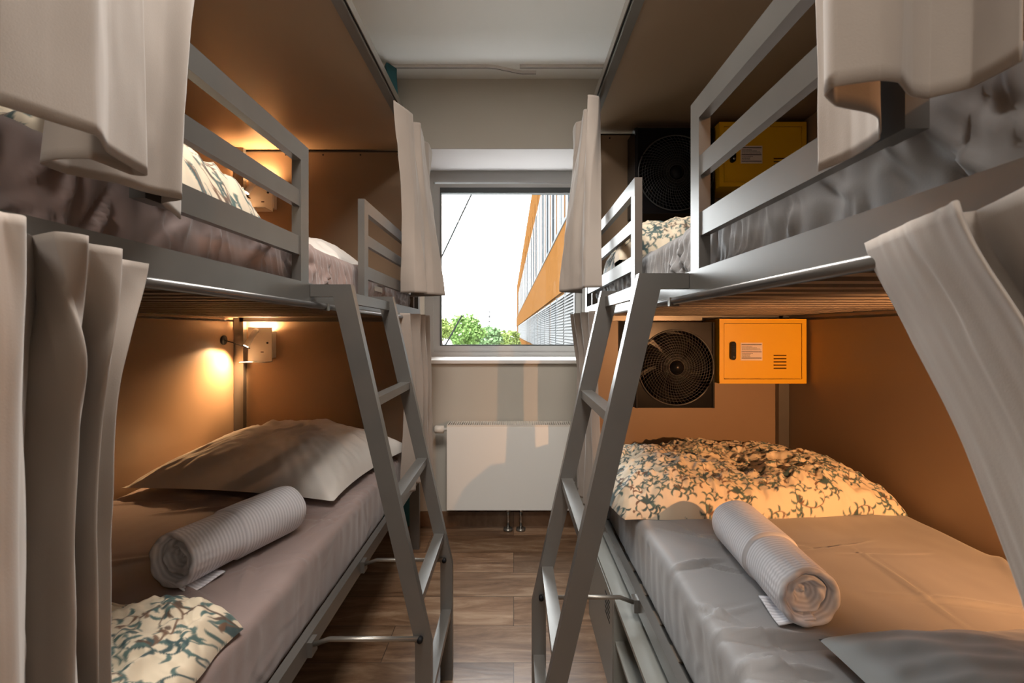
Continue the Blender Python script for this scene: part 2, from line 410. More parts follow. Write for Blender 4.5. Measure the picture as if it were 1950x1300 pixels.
ladder('L', 'grey metal ladder leaning out from the left-hand bunk bed')
ladder('R', 'grey metal ladder leaning out from the right-hand bunk bed')

# ------------------------------------------------------------------ soft things
def rbox(name, m, label, cat, x0, x1, y0, y1, z0, z1, r, res, disp):
    """rounded box as one closed surface: rings around the section (x,z) swept along y, ends drawn in"""
    cx, cz = (x0+x1)/2, (z0+z1)/2; hx, hz = (x1-x0)/2, (z1-z0)/2
    # section perimeter, arclength sampled
    P = []
    def seg(ax, az, bx, bz):
        n = max(1, int(math.hypot(bx-ax, bz-az)/res))
        for i in range(n): P.append((ax+(bx-ax)*i/n, az+(bz-az)*i/n))
    def arc(qx, qz, a0):
        for i in range(6):
            t = R(a0-90*i/6); P.append((qx+r*math.cos(t), qz+r*math.sin(t)))
    seg(-hx+r, hz, hx-r, hz); arc(hx-r, hz-r, 90); seg(hx, hz-r, hx, -hz+r); arc(hx-r, -hz+r, 0)
    seg(hx-r, -hz, -hx+r, -hz); arc(-hx+r, -hz+r, -90); seg(-hx, -hz+r, -hx, hz-r); arc(-hx+r, hz-r, 180)
    P = np.array(P); ny = int((y1-y0)/res)
    yy = [(y0, .0), (y0, .5)] + [(y0+r*(1-math.cos(R(90*i/5))), None, math.sin(R(90*i/5))) for i in range(0, 5)]
    ys = []; sh = []
    for k in (0, .25, .5, .75): ys.append(y0); sh.append(('c', k))
    for i in range(6): ys.append(y0+r*(1-math.sin(R(90*i/5)))); sh.append(('r', r*(1-math.cos(R(90*i/5)))))
    n = max(2, int((y1-y0-2*r)/res))
    mid = list(np.linspace(y0+r, y1-r, n+1))[1:-1]
    A = []
    for k in (0.001, .35, .7): A.append((y0, k, r))
    for i in range(7): A.append((y0+r*(1-math.sin(R(90*i/6))), 1, r*(1-math.cos(R(90*i/6)))))
    for q in mid: A.append((q, 1, 0))
    for i in range(6, -1, -1): A.append((y1-r*(1-math.sin(R(90*i/6))), 1, r*(1-math.cos(R(90*i/6)))))
    for k in (.7, .35, .001): A.append((y1, k, r))
    # rings: shrink outline by c and scale k
    V = np.zeros((len(P), len(A), 3))
    for j, (y, k, c) in enumerate(A):
        if j < 10: c = r*(1-math.cos(R(90*(9-j)/6))) if j >= 3 else r; y = y0+r*(1-math.sin(R(90*(9-j)/6)))*0+ (y0 + r - r*math.sin(R(min(90, 90*(9-j)/6)))) - y0 if j >= 3 else y0
        jj = len(A)-1-j
        if jj < 10: c = r*(1-math.cos(R(90*(9-jj)/6))) if jj >= 3 else r; y = (y1 - r + r*math.sin(R(min(90, 90*(9-jj)/6)))) if jj >= 3 else y1
        sx = (hx-c)/hx*k; sz = (hz-c)/hz*k
        V[:, j, 0] = cx+P[:, 0]*sx; V[:, j, 1] = y; V[:, j, 2] = cz+P[:, 1]*sz
    V = disp(V) if disp else V
    o = grid_mesh(name, V, m, None, wrap_u=True)
    return tag(o, label, cat)

def mattress(side, z0, z1, m, label, seed, x_in=.045):
    B = BED[side]; s, a, ye = B['s'], B['a'], B['ye']; yn = ye-2.06
    xa, xb = sorted((s*(a+x_in), s*(a+.951)))
    edge = s*(a+x_in)
    rs = rsegs(26, xa, xb, yn, ye, 12 if s > 0 else 168, 28, .12, .5, .012, .011, seed)
    rs += rsegs(26, edge-.16, edge+.16, yn, ye, 90+s*55, 30, .08, .28, .009, .009, seed+1)
    ss = rsegs(60, yn, ye, z0, z1, 75, 25, .05, .16, .007, .0045, seed+2) + rsegs(22, yn, ye, z0, z1, 25, 35, .08, .25, .010, .005, seed+5)
    if s > 0 and z0 < 1: rs += [(.37, .915, .66, .875, .013, .020), (.37, .822, .56, .797, .012, .018), (.37, 1.15, .56, 1.205, .010, .011), (.40, 1.02, .47, .93, .009, .010), (.36, .75, .50, .70, .012, .016)]
    if s < 0 and z0 < 1: rs += [(-.62, 1.42, -.56, 1.62, .010, .011), (-.75, 1.50, -.58, 1.56, .009, .010), (-.62, 1.33, -.58, 1.50, .010, .010), (-.60, 1.0, -.72, 1.25, .014, .010)]
    if z0 > 1: ss = [(a_, b_, c_, d_, e_*1.15, f_*1.7) for a_, b_, c_, d_, e_, f_ in ss]
    def disp(V):
        X, Y, Z = V[..., 0], V[..., 1], V[..., 2]
        topw = np.clip((Z-(z1-.03))/.03, 0, 1)
        Z2 = Z + topw*(creases(X, Y, rs) + .003*vnoise(X*7, Y*5, seed, 3)+.001)
        sidew = np.clip((.04-np.abs(X-edge))/.04, 0, 1)*np.clip((z1-.008-Z)/.02, 0, 1)
        if z0 > 1:
            amp = 1.0; q = Y-ye
            pw = np.clip(1-np.abs(q+1.12)/.42, 0, 1)**.5
            pl = .0034*pw*np.sin((Y+.25*(Z-1.3)+.010*vnoise(Y*9, Z*6, seed+21, 2))*255)*np.clip((z1-Z)/.05, 0, 1)
        else: amp = .35; pl = 0
        X2 = X + (-s)*sidew*amp*(creases(Y, Z, ss)+.003*vnoise(Y*9, Z*9, seed+3, 3)+.002*np.sin(Y*95+4*vnoise(Y*4, Z*4, seed+8, 2))+pl)
        V = V.copy(); V[..., 0] = X2; V[..., 2] = np.maximum(Z2, z0)
        return V
    o = rbox('mattress', m, label, 'mattress', xa, xb, yn+.035, ye-.035, z0, z1, .028, .0065 if z0 > 1 else .008, disp)
    # piping seam along the aisle edge of the sheet
    return o
ZM1, ZM2 = .55, 1.388
mattress('L', .358, ZM1, 'sheet_mauve', 'lower left mattress in a mauve-brown fitted sheet', 11)
mattress('R', .358, ZM1, 'sheet_grey', 'lower right mattress in a grey fitted sheet', 23)
mu = mattress('L', 1.243, ZM2, 'sheet_mauve', 'upper left mattress in a wrinkled mauve sheet', 37)
box('care_tag', 'white_plastic', mu, -.538, -.536, 1.76, 1.86, 1.31, 1.33, 0)['label'] = 'small white care tag'
mattress('R', 1.243, ZM2, 'sheet_grey', 'upper right mattress in a crumpled grey sheet', 51)

def pillow(name, m, label, cat, c, sx, sy, h, rot, seed, col=None, pinch=.10, tilt=(0, 0), n=110, sharp=.5, cr=None, group=None, lift=None):
    """cushion: two skins meeting in a seam, four pinched corners, wrinkles from the corners"""
    u = np.linspace(-1, 1, n); U, Vv = np.meshgrid(u, u, indexing='ij')
    out = []
    for sg in (1, -1):
        X = U*(1-pinch*(1-Vv**2)); Y = Vv*(1-pinch*(1-U**2))
        prof = (np.clip(1-np.abs(U)**2.4, 0, 1)*np.clip(1-np.abs(Vv)**2.4, 0, 1))**sharp
        ang = np.arctan2(np.abs(Vv), np.abs(U)); corner = np.minimum(np.hypot(1-np.abs(U), 1-np.abs(Vv)), 1)
        wr = .09*np.sin(ang*46+3*vnoise(U*2+sg, Vv*2, seed, 2))*np.exp(-corner*3.0)*prof**.3
        big = .10*vnoise(U*1.7+3, Vv*1.7+sg*2, seed+1, 3)
        rs = rsegs(16, -.8, .8, -.8, .8, 40, 50, .4, 1.1, .045, .05, seed+4)
        Z = prof*(1+big)+prof**.5*(wr+creases(U, Vv, rs)*1.0)+.03*prof**.4*vnoise(U*8, Vv*8, seed+6, 2)
        Z = Z*h*(1 if sg > 0 else .35)*sg
        out.append(np.stack([X*sx/2, Y*sy/2, Z], -1))
    top, bot = out
    full = np.concatenate([top, bot[:, ::-1][:, 1:]], 1)      # wraps round one seam
    ca, sa = math.cos(rot), math.sin(rot)
    P = full.copy(); P[..., 0] = full[..., 0]*ca-full[..., 1]*sa; P[..., 1] = full[..., 0]*sa+full[..., 1]*ca
    P[..., 2] += full[..., 0]*tilt[0]+full[..., 1]*tilt[1]
    P += np.array(c)
    if lift: P = lift(P)
    P[..., 2] = np.maximum(P[..., 2], c[2]-.35*h*0 - .0)
    co = None
    if col is not None:
        co = col(full[..., 0], full[..., 1]+(np.arange(full.shape[1]) > n)*.0)
    o = grid_mesh(name, P, m, None, col=co)
    return tag(o, label, cat, group)

pillow('pillow', 'pillow_white', 'plump white pillow on the lower left bed', 'pillow', (-.967, 1.945, ZM1+.03), .84, .70, .17, R(-9), 5, pinch=.10, tilt=(.0, .02))
pillow('pillow', 'pillow_white', 'white pillow lying on the upper left bed', 'pillow', (-.95, 1.80, ZM2+.006), .70, .62, .13, R(4), 9)
pillow('pillow', 'pillow_grey', 'grey pillow at the near end of the lower right bed', 'pillow', (.95, .535, ZM1+.03), .80, .58, .11, R(-3), 15, pinch=.05)

# ---- floral print: one tile of scrolls, leaves and small blooms rasterised from curves
TN = 300; TS = .34
def make_tile():
    base = np.array([.70, .60, .45]); img = np.ones((TN, TN, 3))*base
    rnd = random.Random(8)
    cols = [np.array([.035, .075, .08]), np.array([.10, .06, .04]), np.array([.07, .13, .12]), np.array([.16, .085, .05])]
    def dot(x, y, r, c, al=.9):
        xi, yi = x*TN, y*TN; rr = r*TN; k = int(rr+2)
        gx = np.arange(int(xi)-k, int(xi)+k+1); gy = np.arange(int(yi)-k, int(yi)+k+1)
        d = np.hypot(gx[:, None]-xi, gy[None]-yi); a = (np.clip(rr+.7-d, 0, 1)*al)[..., None]
        ix = np.ix_(gx % TN, gy % TN); img[ix] = img[ix]*(1-a)+c*a
    def leaf(x, y, ang, L, c, bend):
        for k in range(26):
            t = k/25; a = ang+bend*t
            dot(x, y, .0025+.013*math.sin(math.pi*min(1, t*1.05))*L/.12, c, .55)
            x += math.cos(a)*L/25; y += math.sin(a)*L/25
        return x, y
    def frond(x, y, ang, c, sc=1):
        for j in range(5): leaf(x, y, ang+(j-2)*.30, .085*sc*(1-.12*abs(j-2)), c, (j-2)*.75+.4)
    def scroll(x, y, ang, L, turn, c, wd=.0065, leaves=True):
        n = 110; a = ang
        for k in range(n):
            t = k/n; dot(x, y, wd*(1-.55*t), c)
            a += turn*(.35+2.6*t*t)*6.2/n
            x += math.cos(a)*L/n; y += math.sin(a)*L/n
            if leaves and k % 12 == 5:
                sd = 1 if (k//12) % 2 else -1
                leaf(x, y, a+sd*.45, .085*(1-.35*t), cols[2] if rnd.random() < .6 else c, sd*2.0)
        dot(x, y, .013, c)
    for i in range(8):
        x, y = (i*.6180339+.07) % 1, (i/8+.03) % 1; a = i*2.4
        c = cols[i % 4]
        scroll(x, y, a, .50, .55, c, .0055); scroll(x, y, a+2.4, .40, -.7, cols[(i+1) % 4], .0042); scroll(x, y, a-1.7, .30, .8, cols[0], .0038)
        if i % 2 == 0: frond(x, y, a+.9, cols[(i*2) % 4], 1.5)
        else:
            for k in range(4): leaf(x, y, a+k*.5, .09, cols[(i+k) % 4], 1.6)
    return img
TILE = make_tile()
def floral(ox=0, oy=0, rot=0):
    def f_(X, Y):
        a, b_ = math.cos(rot), math.sin(rot)
        U = ((X*a-Y*b_)/TS+ox) % 1*TN; V_ = ((X*b_+Y*a)/TS+oy) % 1*TN
        i = np.floor(U).astype(int); j = np.floor(V_).astype(int); fu = (U-i)[..., None]; fv = (V_-j)[..., None]
        g_ = lambda p_, q_: TILE[p_ % TN, q_ % TN]
        return (g_(i, j)*(1-fu)+g_(i+1, j)*fu)*(1-fv)+(g_(i, j+1)*(1-fu)+g_(i+1, j+1)*fu)*fv
    return f_
def duvet(label, c, sx, sy, h, rot, seed, n=(300, 220), crs=.008):
    """folded quilt: puffy slab, rolled edges, crinkles between quilt lines"""
    nu, nv = n
    u = np.sin(np.linspace(-1, 1, nu)*math.pi/2*.96)/math.sin(math.pi/2*.96); v_ = np.sin(np.linspace(-1, 1, nv)*math.pi/2*.96)/math.sin(math.pi/2*.96)
    U, Vv = np.meshgrid(u, v_, indexing='ij')
    ex = 1+.035*vnoise(Vv*2.5, U*0, seed, 2); ey = 1+.035*vnoise(U*3, Vv*0, seed+1, 2)
    prof = (np.clip(1-np.abs(U)**7, 0, 1)*np.clip(1-np.abs(Vv)**7, 0, 1))**.5
    X = U*ex*sx/2; Y = Vv*ey*sy/2
    crink = .020*(1-np.abs(vnoise(X*15, Y*15, seed+2, 2)))+.007*vnoise(X*45, Y*45, seed+3, 2)
    big = .028*vnoise(X*4, Y*4, seed+4, 2)
    rs = rsegs(34, -sx/2, sx/2, -sy/2, sy/2, 20, 60, .08, .3, .012, crs, seed+5)
    Z = prof*(h+big) + prof**.4*(crink+creases(X, Y, rs)-.008)
    # let the rim bulge outwards above the base (rolled edge)
    rim = 1-prof
    top = np.stack([X, Y, np.maximum(Z, 0)], -1)
    col = floral(seed*.37 % 1, seed*.71 % 1, seed*.5)(X*1.08+.02*U, Y+Z*.8)
    # underside
    ins = .97
    under = np.stack([X*ins, Y*ins, np.zeros_like(X)], -1)[:, ::-1]
    k = 4
    full = np.concatenate([top, under[:, [0, nv//2, nv-1]]], 1); fcol = np.concatenate([col, col[:, [0, 1, 2]]], 1)
    ca, sa = math.cos(rot), math.sin(rot); P = full.copy()
    P[..., 0] = full[..., 0]*ca-full[..., 1]*sa; P[..., 1] = full[..., 0]*sa+full[..., 1]*ca; P += np.array(c)
    o = grid_mesh('folded_duvet', P, 'floral_cotton', None, col=fcol)
    return tag(o, label, 'duvet')
def bump_ends(U, V_): return 1
duvet('folded floral duvet across the far end of the lower right bed', (.805, 1.78, ZM1+.001), .93, .62, .115, R(3), 3, (420, 300))
duvet('folded floral duvet at the near end of the lower left bed', (-.845, .675, ZM1+.001), .58, .52, .10, R(-3), 6, (330, 330))
duvet('crumpled floral duvet on the upper left bed', (-.86, .97, ZM2+.002), .44, .52, .165, R(6), 9, (220, 240), .016)
duvet('folded floral duvet in the shade on the upper right bed', (.80, 1.80, ZM2+.002), .84, .62, .15, R(-4), 12, (260, 200))

def roll(label, a, b_, r, seed):
    """rolled linen bundle: a is the near end (on the mattress), b the far end; object Y runs along its axis"""
    a = Vector(a); b_ = Vector(b_); L = (b_-a).length; ang = math.atan2(-(b_.x-a.x), b_.y-a.y)
    nt_ = 150; prof = []      # (axial, radius scale, kind)
    # inner crumpled disc of the near end, lip, barrel with a wrapped step, rounded far end
    for k in np.linspace(0.02, .66, 18): prof.append((.030+.012*math.sin(k*9), k))
    for t in np.linspace(0, math.pi, 9): prof.append((.012-.014*math.sin(t)+.016*(1-t/math.pi)*.9, .70+.15*(1-math.cos(t))))
    for q in np.linspace(.03, .42*L, 22): prof.append((q, 1.0))
    for q in np.linspace(.42*L+.003, L-.03, 34): prof.append((q, 1.075))
    for t in np.linspace(0, math.pi/2, 8)[1:]: prof.append((L-.03+.03*math.sin(t), 1.075-.14*(1-math.cos(t))))
    for k in np.linspace(.88, .02, 12): prof.append((L-.004-.008*(1-k), k))
    th = np.linspace(0, 2*math.pi, nt_, endpoint=False)
    V = np.zeros((nt_, len(prof), 3))
    for j, (y, k) in enumerate(prof):
        rr = r*k*np.ones(nt_)
        rr = rr*(1+.02*np.sin(th*2+1)+.012*np.sin(th*5+y*20))
        if y > .02 and k >= 1: rr += .0012*np.sin(th*23+y*30+seed)*np.clip(1-(y/.1), 0, 1)
        yy = y+0*th
        if j < 18: yy = y+.008*np.sin(th*2+k*16+seed)*k+.003*np.sin(th*7+k*11)*k
        elif j < 27: rr = rr*(1+.006*np.sin(th*13+seed)); yy = yy+.0018*np.sin(th*8)+.006*np.sin(th+1)
        x_ = rr*np.cos(th); z_ = rr*np.sin(th)*.97
        z_ = np.maximum(z_, -r*.93)
        V[:, j, 0] = x_; V[:, j, 1] = yy; V[:, j, 2] = z_
    V[..., 2] += -V[..., 2].min()
    o = grid_mesh('rolled_linen', V, 'ribbed_linen', None, wrap_u=True)
    o.location = a; o.rotation_euler = (0, 0, ang)
    # tucked flap tail under the near end
    t_ = np.linspace(0, 1, 20); q_ = np.linspace(-.0, .10, 14); T_, Q_ = np.meshgrid(t_, q_, indexing='ij')
    sgn = seed
    P = np.stack([sgn*(T_*.072-.01), .004+Q_*.9, .003+.004*np.sin(Q_*40+T_*4)+.012*(1-T_)**2], -1)
    fl = grid_mesh('loose_flap', P, 'ribbed_linen', None); fl.parent = o
    so = fl.modifiers.new('t', 'SOLIDIFY'); so.thickness = .003
    return tag(o, label, 'rolled bed linen')
roll('rolled white ribbed linen bundle on the lower left mattress', (-.80, 1.055, ZM1+.004), (-.685, 1.39, ZM1+.004), .067, 1)
roll('rolled white ribbed linen bundle on the lower right mattress', (.60, .915, ZM1+.004), (.63, 1.30, ZM1+.004), .062, -1)

# ------------------------------------------------------------------ curtains
def cr(pts, n, lin=.6):
    """resample a polyline of control points smoothly but keep its folds crisp"""
    P = np.array(pts, float); d = np.r_[0, np.cumsum(np.linalg.norm(np.diff(P, axis=0), axis=1)+1e-4)]
    t = np.linspace(0, d[-1], n); out = np.zeros((n, P.shape[1]))
    for k, tt in enumerate(t):
        i = min(max(np.searchsorted(d, tt, 'right')-1, 0), len(P)-2); f_ = (tt-d[i])/(d[i+1]-d[i])
        p0 = P[max(i-1, 0)]; p1 = P[i]; p2 = P[i+1]; p3 = P[min(i+2, len(P)-1)]
        m1 = (p2-p0)*.5; m2 = (p3-p1)*.5; f2, f3 = f_*f_, f_**3
        h = (2*f3-3*f2+1)*p1+(f3-2*f2+f_)*m1+(-2*f3+3*f2)*p2+(f3-f2)*m2
        out[k] = h*(1-lin)+(p1+(p2-p1)*f_)*lin
    return out
def curtain(label, levels, seed, nu=160, nv=70, m='curtain', name='bed_curtain', wr=.003):
    """levels: list of (z, [(x,y),...]) with the same number of control points, top to bottom"""
    zs = np.array([l[0] for l in levels]); A = np.stack([cr(l[1], nu) for l in levels])     # (levels,nu,2)
    v_ = np.linspace(zs[0], zs[-1], nv); V = np.zeros((nu, nv, 3))
    ctrl = cr([(i, i) for i in range(len(levels))], 5)
    for j, z in enumerate(v_):
        i = min(max(int(np.searchsorted(-zs, -z, 'right'))-1, 0), len(zs)-2); f_ = (zs[i]-z)/(zs[i]-zs[i+1])
        f_ = max(0, min(1, f_)); p0 = A[max(i-1, 0)]; p1 = A[i]; p2 = A[i+1]; p3 = A[min(i+2, len(zs)-1)]
        f2, f3 = f_*f_, f_**3
        if len(levels) > 2: xy = (2*f3-3*f2+1)*p1+(f3-2*f2+f_)*(p2-p0)*.5+(-2*f3+3*f2)*p2+(f3-f2)*(p3-p1)*.5
        else: xy = p1+(p2-p1)*f_
        V[:, j, 0] = xy[:, 0]; V[:, j, 1] = xy[:, 1]; V[:, j, 2] = z
    U = np.linspace(0, 1, nu)[:, None]*np.ones((1, nv)); Z = V[..., 2]
    rs = rsegs(10, 0, 1, zs[-1], zs[0], 80, 30, .05, .2, .025, wr*1.3, seed)
    V[..., 0] += wr*vnoise(U*9, Z*5, seed, 3)*.8+creases(U, Z, rs)
    V[..., 1] += wr*vnoise(U*7+5, Z*5, seed+1, 2)*.6
    o = grid_mesh(name, V, m, None)
    so = o.modifiers.new('thickness', 'SOLIDIFY'); so.thickness = .0016; so.offset = 0
    return tag(o, label, 'curtain')
def px(px_, py_, d):
    """floor-plan position of a hem point seen at (px,py) when it lies d above the camera's height"""
    s_ = (VY-py_)/d; return ((px_-VX)/s_, F/s_)
# upper left, near
hem = [(0,200),(100,232),(185,258),(205,290),(275,333),(245,332),(170,303),(110,303),(80,312),(130,332),(220,350),(303,372),(343,380),(305,388),(343,417)]
hp = [px(a, b_, .17) for a, b_ in hem]
tp = [(-.485+.012*(-1)**i, .42+.34*i/(len(hem)-1)) for i in range(len(hem))]
md = [(h[0]*.8+t[0]*.2, h[1]*.75+t[1]*.25) for h, t in zip(hp, tp)]
curtain('upper left curtain nearest the camera, its folded hem hanging over the rail', [(2.108, tp), (1.65, md), (1.32, hp)], 1, 260)
# upper right, near
hem = [(1557,327),(1623,300),(1673,265),(1670,227),(1653,217),(1593,203),(1575,182),(1593,165),(1673,153),(1713,157),(1730,183),(1767,188),(1850,167),(1950,115)]
hp = [px(a, b_, .176) for a, b_ in hem]
tp = [(.338+.012*(-1)**i, .535-.26*i/(len(hem)-1)) for i in range(len(hem))]
md = [(h[0]*.88+t[0]*.12, h[1]*.85+t[1]*.15) for h, t in zip(hp, tp)]
curtain('upper right curtain nearest the camera, pulled back beside the guard rail', [(2.108, tp), (1.65, md), (1.326, hp)], 2, 260)
# lower left, near
tpx = [(-60,380),(0,403),(42,410),(46,440),(103,472),(52,452),(100,440),(163,448),(160,462),(227,473),(222,490),(284,502)]
tp = [px(a, b_, .086) for a, b_ in tpx]
def plan(l): return [(x_, F*x_/(p_-VX)) for p_, x_ in l]
xs_ = [-.36,-.358,-.362,-.43,-.445,-.44,-.42,-.40,-.455,-.415,-.46,-.445]
m1 = plan(list(zip([-60,4,39,42,66,48,98,155,146,213,200,250], [-.36,-.358,-.362,-.42,-.455,-.44,-.41,-.39,-.445,-.405,-.46,-.447])))
m2 = plan(list(zip([-60,4,37,40,60,46,96,147,134,197,186,224], xs_)))
m3 = plan(list(zip([-60,5,36,42,58,46,94,139,124,186,176,216], xs_)))
m4 = plan(list(zip([-60,5,34,40,56,46,94,136,122,182,172,224], xs_)))
curtain('tall lower left curtain nearest the camera, gathered in vertical folds', [(1.236, tp), (1.14, m1), (1.06, m2), (.95, m3), (.25, m4)], 3, 260, 120)
# lower right, near: tied back towards the camera
tpx = [(1645,468),(1732,428),(1804,401),(1823,391),(1827,403),(1808,413),(1855,409),(1950,363),(2060,345),(2240,300)]
tp = [px(a, b_, .083) for a, b_ in tpx]
def shift(dy, sq, dx=0):
    y0 = tp[0][1]-dy; return [(.335+(x-.335)*sq+dx, y0-(tp[0][1]-y)*sq) for x, y in tp]
curtain('lower right curtain nearest the camera, swept back with a slanting edge', [(1.236, tp), (1.146, shift(.044, .95, .006)), (1.063, shift(.097, .8, .004)), (.974, shift(.141, .72)), (.80, shift(.18, .65, -.01)), (.40, shift(.19, .65, -.02))], 4, 200, 90)
# far upper left bundle
top = [px(a, b_, .96) for a, b_ in [(768,190),(787,217),(783,230),(800,233),(802,243),(808,267),(817,272),(823,290)]]
bot = [(-.494, 1.985), (-.425, 1.96), (-.378, 1.99), (-.40, 2.04), (-.36, 2.06), (-.318, 2.12), (-.38, 2.16), (-.50, 2.20)]
mid = [(t[0]*.5+b_[0]*.5, t[1]*.5+b_[1]*.5) for t, b_ in zip(top, bot)]
curtain('cream curtain bunched at the far end of the upper left bed', [(2.108, [( -.495 if i == 0 else x, y) for i, (x, y) in enumerate(top)]), (1.7, mid), (1.32, bot)], 5, 170)
top = [(.362, 1.90), (.345, 1.85), (.30, 1.84), (.335, 1.95), (.305, 1.96), (.31, 2.06), (.285, 2.08), (.28, 2.17)]
bot = [(.338, 1.735), (.275, 1.75), (.272, 1.80), (.262, 1.83), (.225, 1.88), (.192, 1.915), (.215, 1.95), (.30, 2.0)]
mid = [(t[0]*.4+b_[0]*.6, t[1]*.45+b_[1]*.55) for t, b_ in zip(top, bot)]
curtain('brown-grey curtain bunched at the far end of the upper right bed', [(2.108, top), (1.7, mid), (1.32, bot)], 6, 170)
top = [(-.505, 2.00), (-.46, 2.02), (-.48, 2.08), (-.43, 2.10), (-.475, 2.17), (-.425, 2.20), (-.465, 2.27), (-.425, 2.31), (-.455, 2.36)]
mid = [(-.49, 2.03), (-.445, 2.06), (-.485, 2.11), (-.425, 2.14), (-.47, 2.20), (-.42, 2.235), (-.455, 2.29), (-.422, 2.33), (-.45, 2.37)]
bot = [(-.50, 2.0), (-.44, 2.04), (-.49, 2.12), (-.42, 2.15), (-.48, 2.21), (-.415, 2.26), (-.45, 2.31), (-.415, 2.34), (-.44, 2.38)]
curtain('thin curtain gathered behind the ladder at the far end of the lower left bed', [(1.234, top), (.9, mid), (.44, bot)], 7, 170, 80)
top = [(.335, 1.78), (.30, 1.83), (.345, 1.88), (.285, 1.93), (.33, 1.98), (.27, 2.03), (.32, 2.08), (.262, 2.12)]
mid = [(.345, 1.85), (.32, 1.88), (.34, 1.92), (.31, 1.96), (.335, 2.0), (.30, 2.04), (.33, 2.09), (.295, 2.12)]
bot = [(.36, 1.80), (.32, 1.84), (.35, 1.90), (.30, 1.95), (.34, 2.0), (.29, 2.05), (.33, 2.10), (.30, 2.15)]
curtain('thin curtain gathered behind the ladder at the far end of the lower right bed', [(1.234, top), (.98, mid), (.41, bot)], 8, 170, 80)
def teal(label, x0, x1, n, seed):
    pts = [(x0+(x1-x0)*i/(n-1), 2.548+.032*(-1)**i) for i in range(n)]
    curtain(label, [(ZC-.016, pts), (.06, [(x*.88, y-.005) for x, y in pts])], seed, 120, 60, 'teal', 'window_curtain')
teal('dark teal window curtain drawn aside behind the left-hand bunk', -1.15, -.66, 13, 31)
teal('dark teal window curtain drawn aside behind the right-hand bunk', .52, 1.0, 13, 33)

# ------------------------------------------------------------------ lockers, fans, lamps
def locker(zb, label):
    x0, x1, yf, yb = .927, 1.319, 2.05, 2.226; h = .291
    t = thing('wall_locker', label, 'locker', ((x0+x1)/2, (yf+yb)/2, zb), 'yellow wall lockers')
    bm = bmesh.new(); ring(bm, x0, x1, zb, zb+h, .020, yf, yf+.02); abox(bm, x0, x1, yf+.02, yb, zb, zb+h)
    fin('cabinet_body', bm, 'yellow', t, bevel=.0012)
    box('shadow_gap', 'black_matt', t, x0+.018, x1-.018, yf+.0165, yf+.0195, zb+.018, zb+h-.018, 0)
    d = box('door', 'yellow', t, x0+.0222, x1-.0222, yf+.002, yf+.0165, zb+.0222, zb+h-.0222, .0015)
    bm = bmesh.new()
    for k in range(5): abox(bm, x0+.245, x0+.302, yf+.0008, yf+.003, zb+.066+k*.0145, zb+.071+k*.0145)
    fin('vent_slots', bm, 'facade_orange', d)
    # combination lock: rounded black bar with a small key hole
    bm = bmesh.new(); n = 14
    out = []
    for k in range(n+1): a_ = math.pi*k/n; out.append((x0+.058+.0115*math.cos(a_), zb+.178+.0115*math.sin(a_)))
    for k in range(n+1): a_ = math.pi+math.pi*k/n; out.append((x0+.058+.0115*math.cos(a_), zb+.118+.0115*math.sin(a_)))
    lk = prism('combination_lock', 'black', d, out, yf-.012, yf+.003, .001)
    tube('key_hole', 'chrome', lk, [(x0+.061, yf-.0135, zb+.122), (x0+.061, yf-.011, zb+.122)], .006, 12)
    bm = bmesh.new()
    for k in range(4): abox(bm, x0+.052, x0+.064, yf-.0135, yf-.011, zb+.143+k*.0105, zb+.150+k*.0105)
    fin('number_wheels', bm, 'black_matt', lk)
    st = box('sticker', 'sticker', d, x0+.096, x0+.194, yf+.0008, yf+.0021, zb+.104, zb+.184, 0)
    bm = bmesh.new(); y_ = yf+.0004
    for z, t_, e_ in ((.175, .0035, .190), (.143, .0032, .190), (.1145, .0035, .190)): abox(bm, x0+.1, x0+e_, y_, y_+.0006, zb+z-t_/2, zb+z+t_/2)
    rr = random.Random(4)
    for z in (.166, .161, .156, .151, .136, .131, .126, .121):
        xx = x0+.101; e_ = x0+rr.uniform(.135, .189)
        while xx < e_:
            l_ = rr.uniform(.002, .007); abox(bm, xx, xx+l_, y_, y_+.0006, zb+z-.0009, zb+z+.0009); xx += l_+.0012
    fin('printed_text', bm, 'ink', st)
    return t
locker(.918, 'yellow steel locker above the lower right bed, brightly lit')
locker(1.805, 'orange-yellow steel locker seen between the guard bars of the upper right bed')

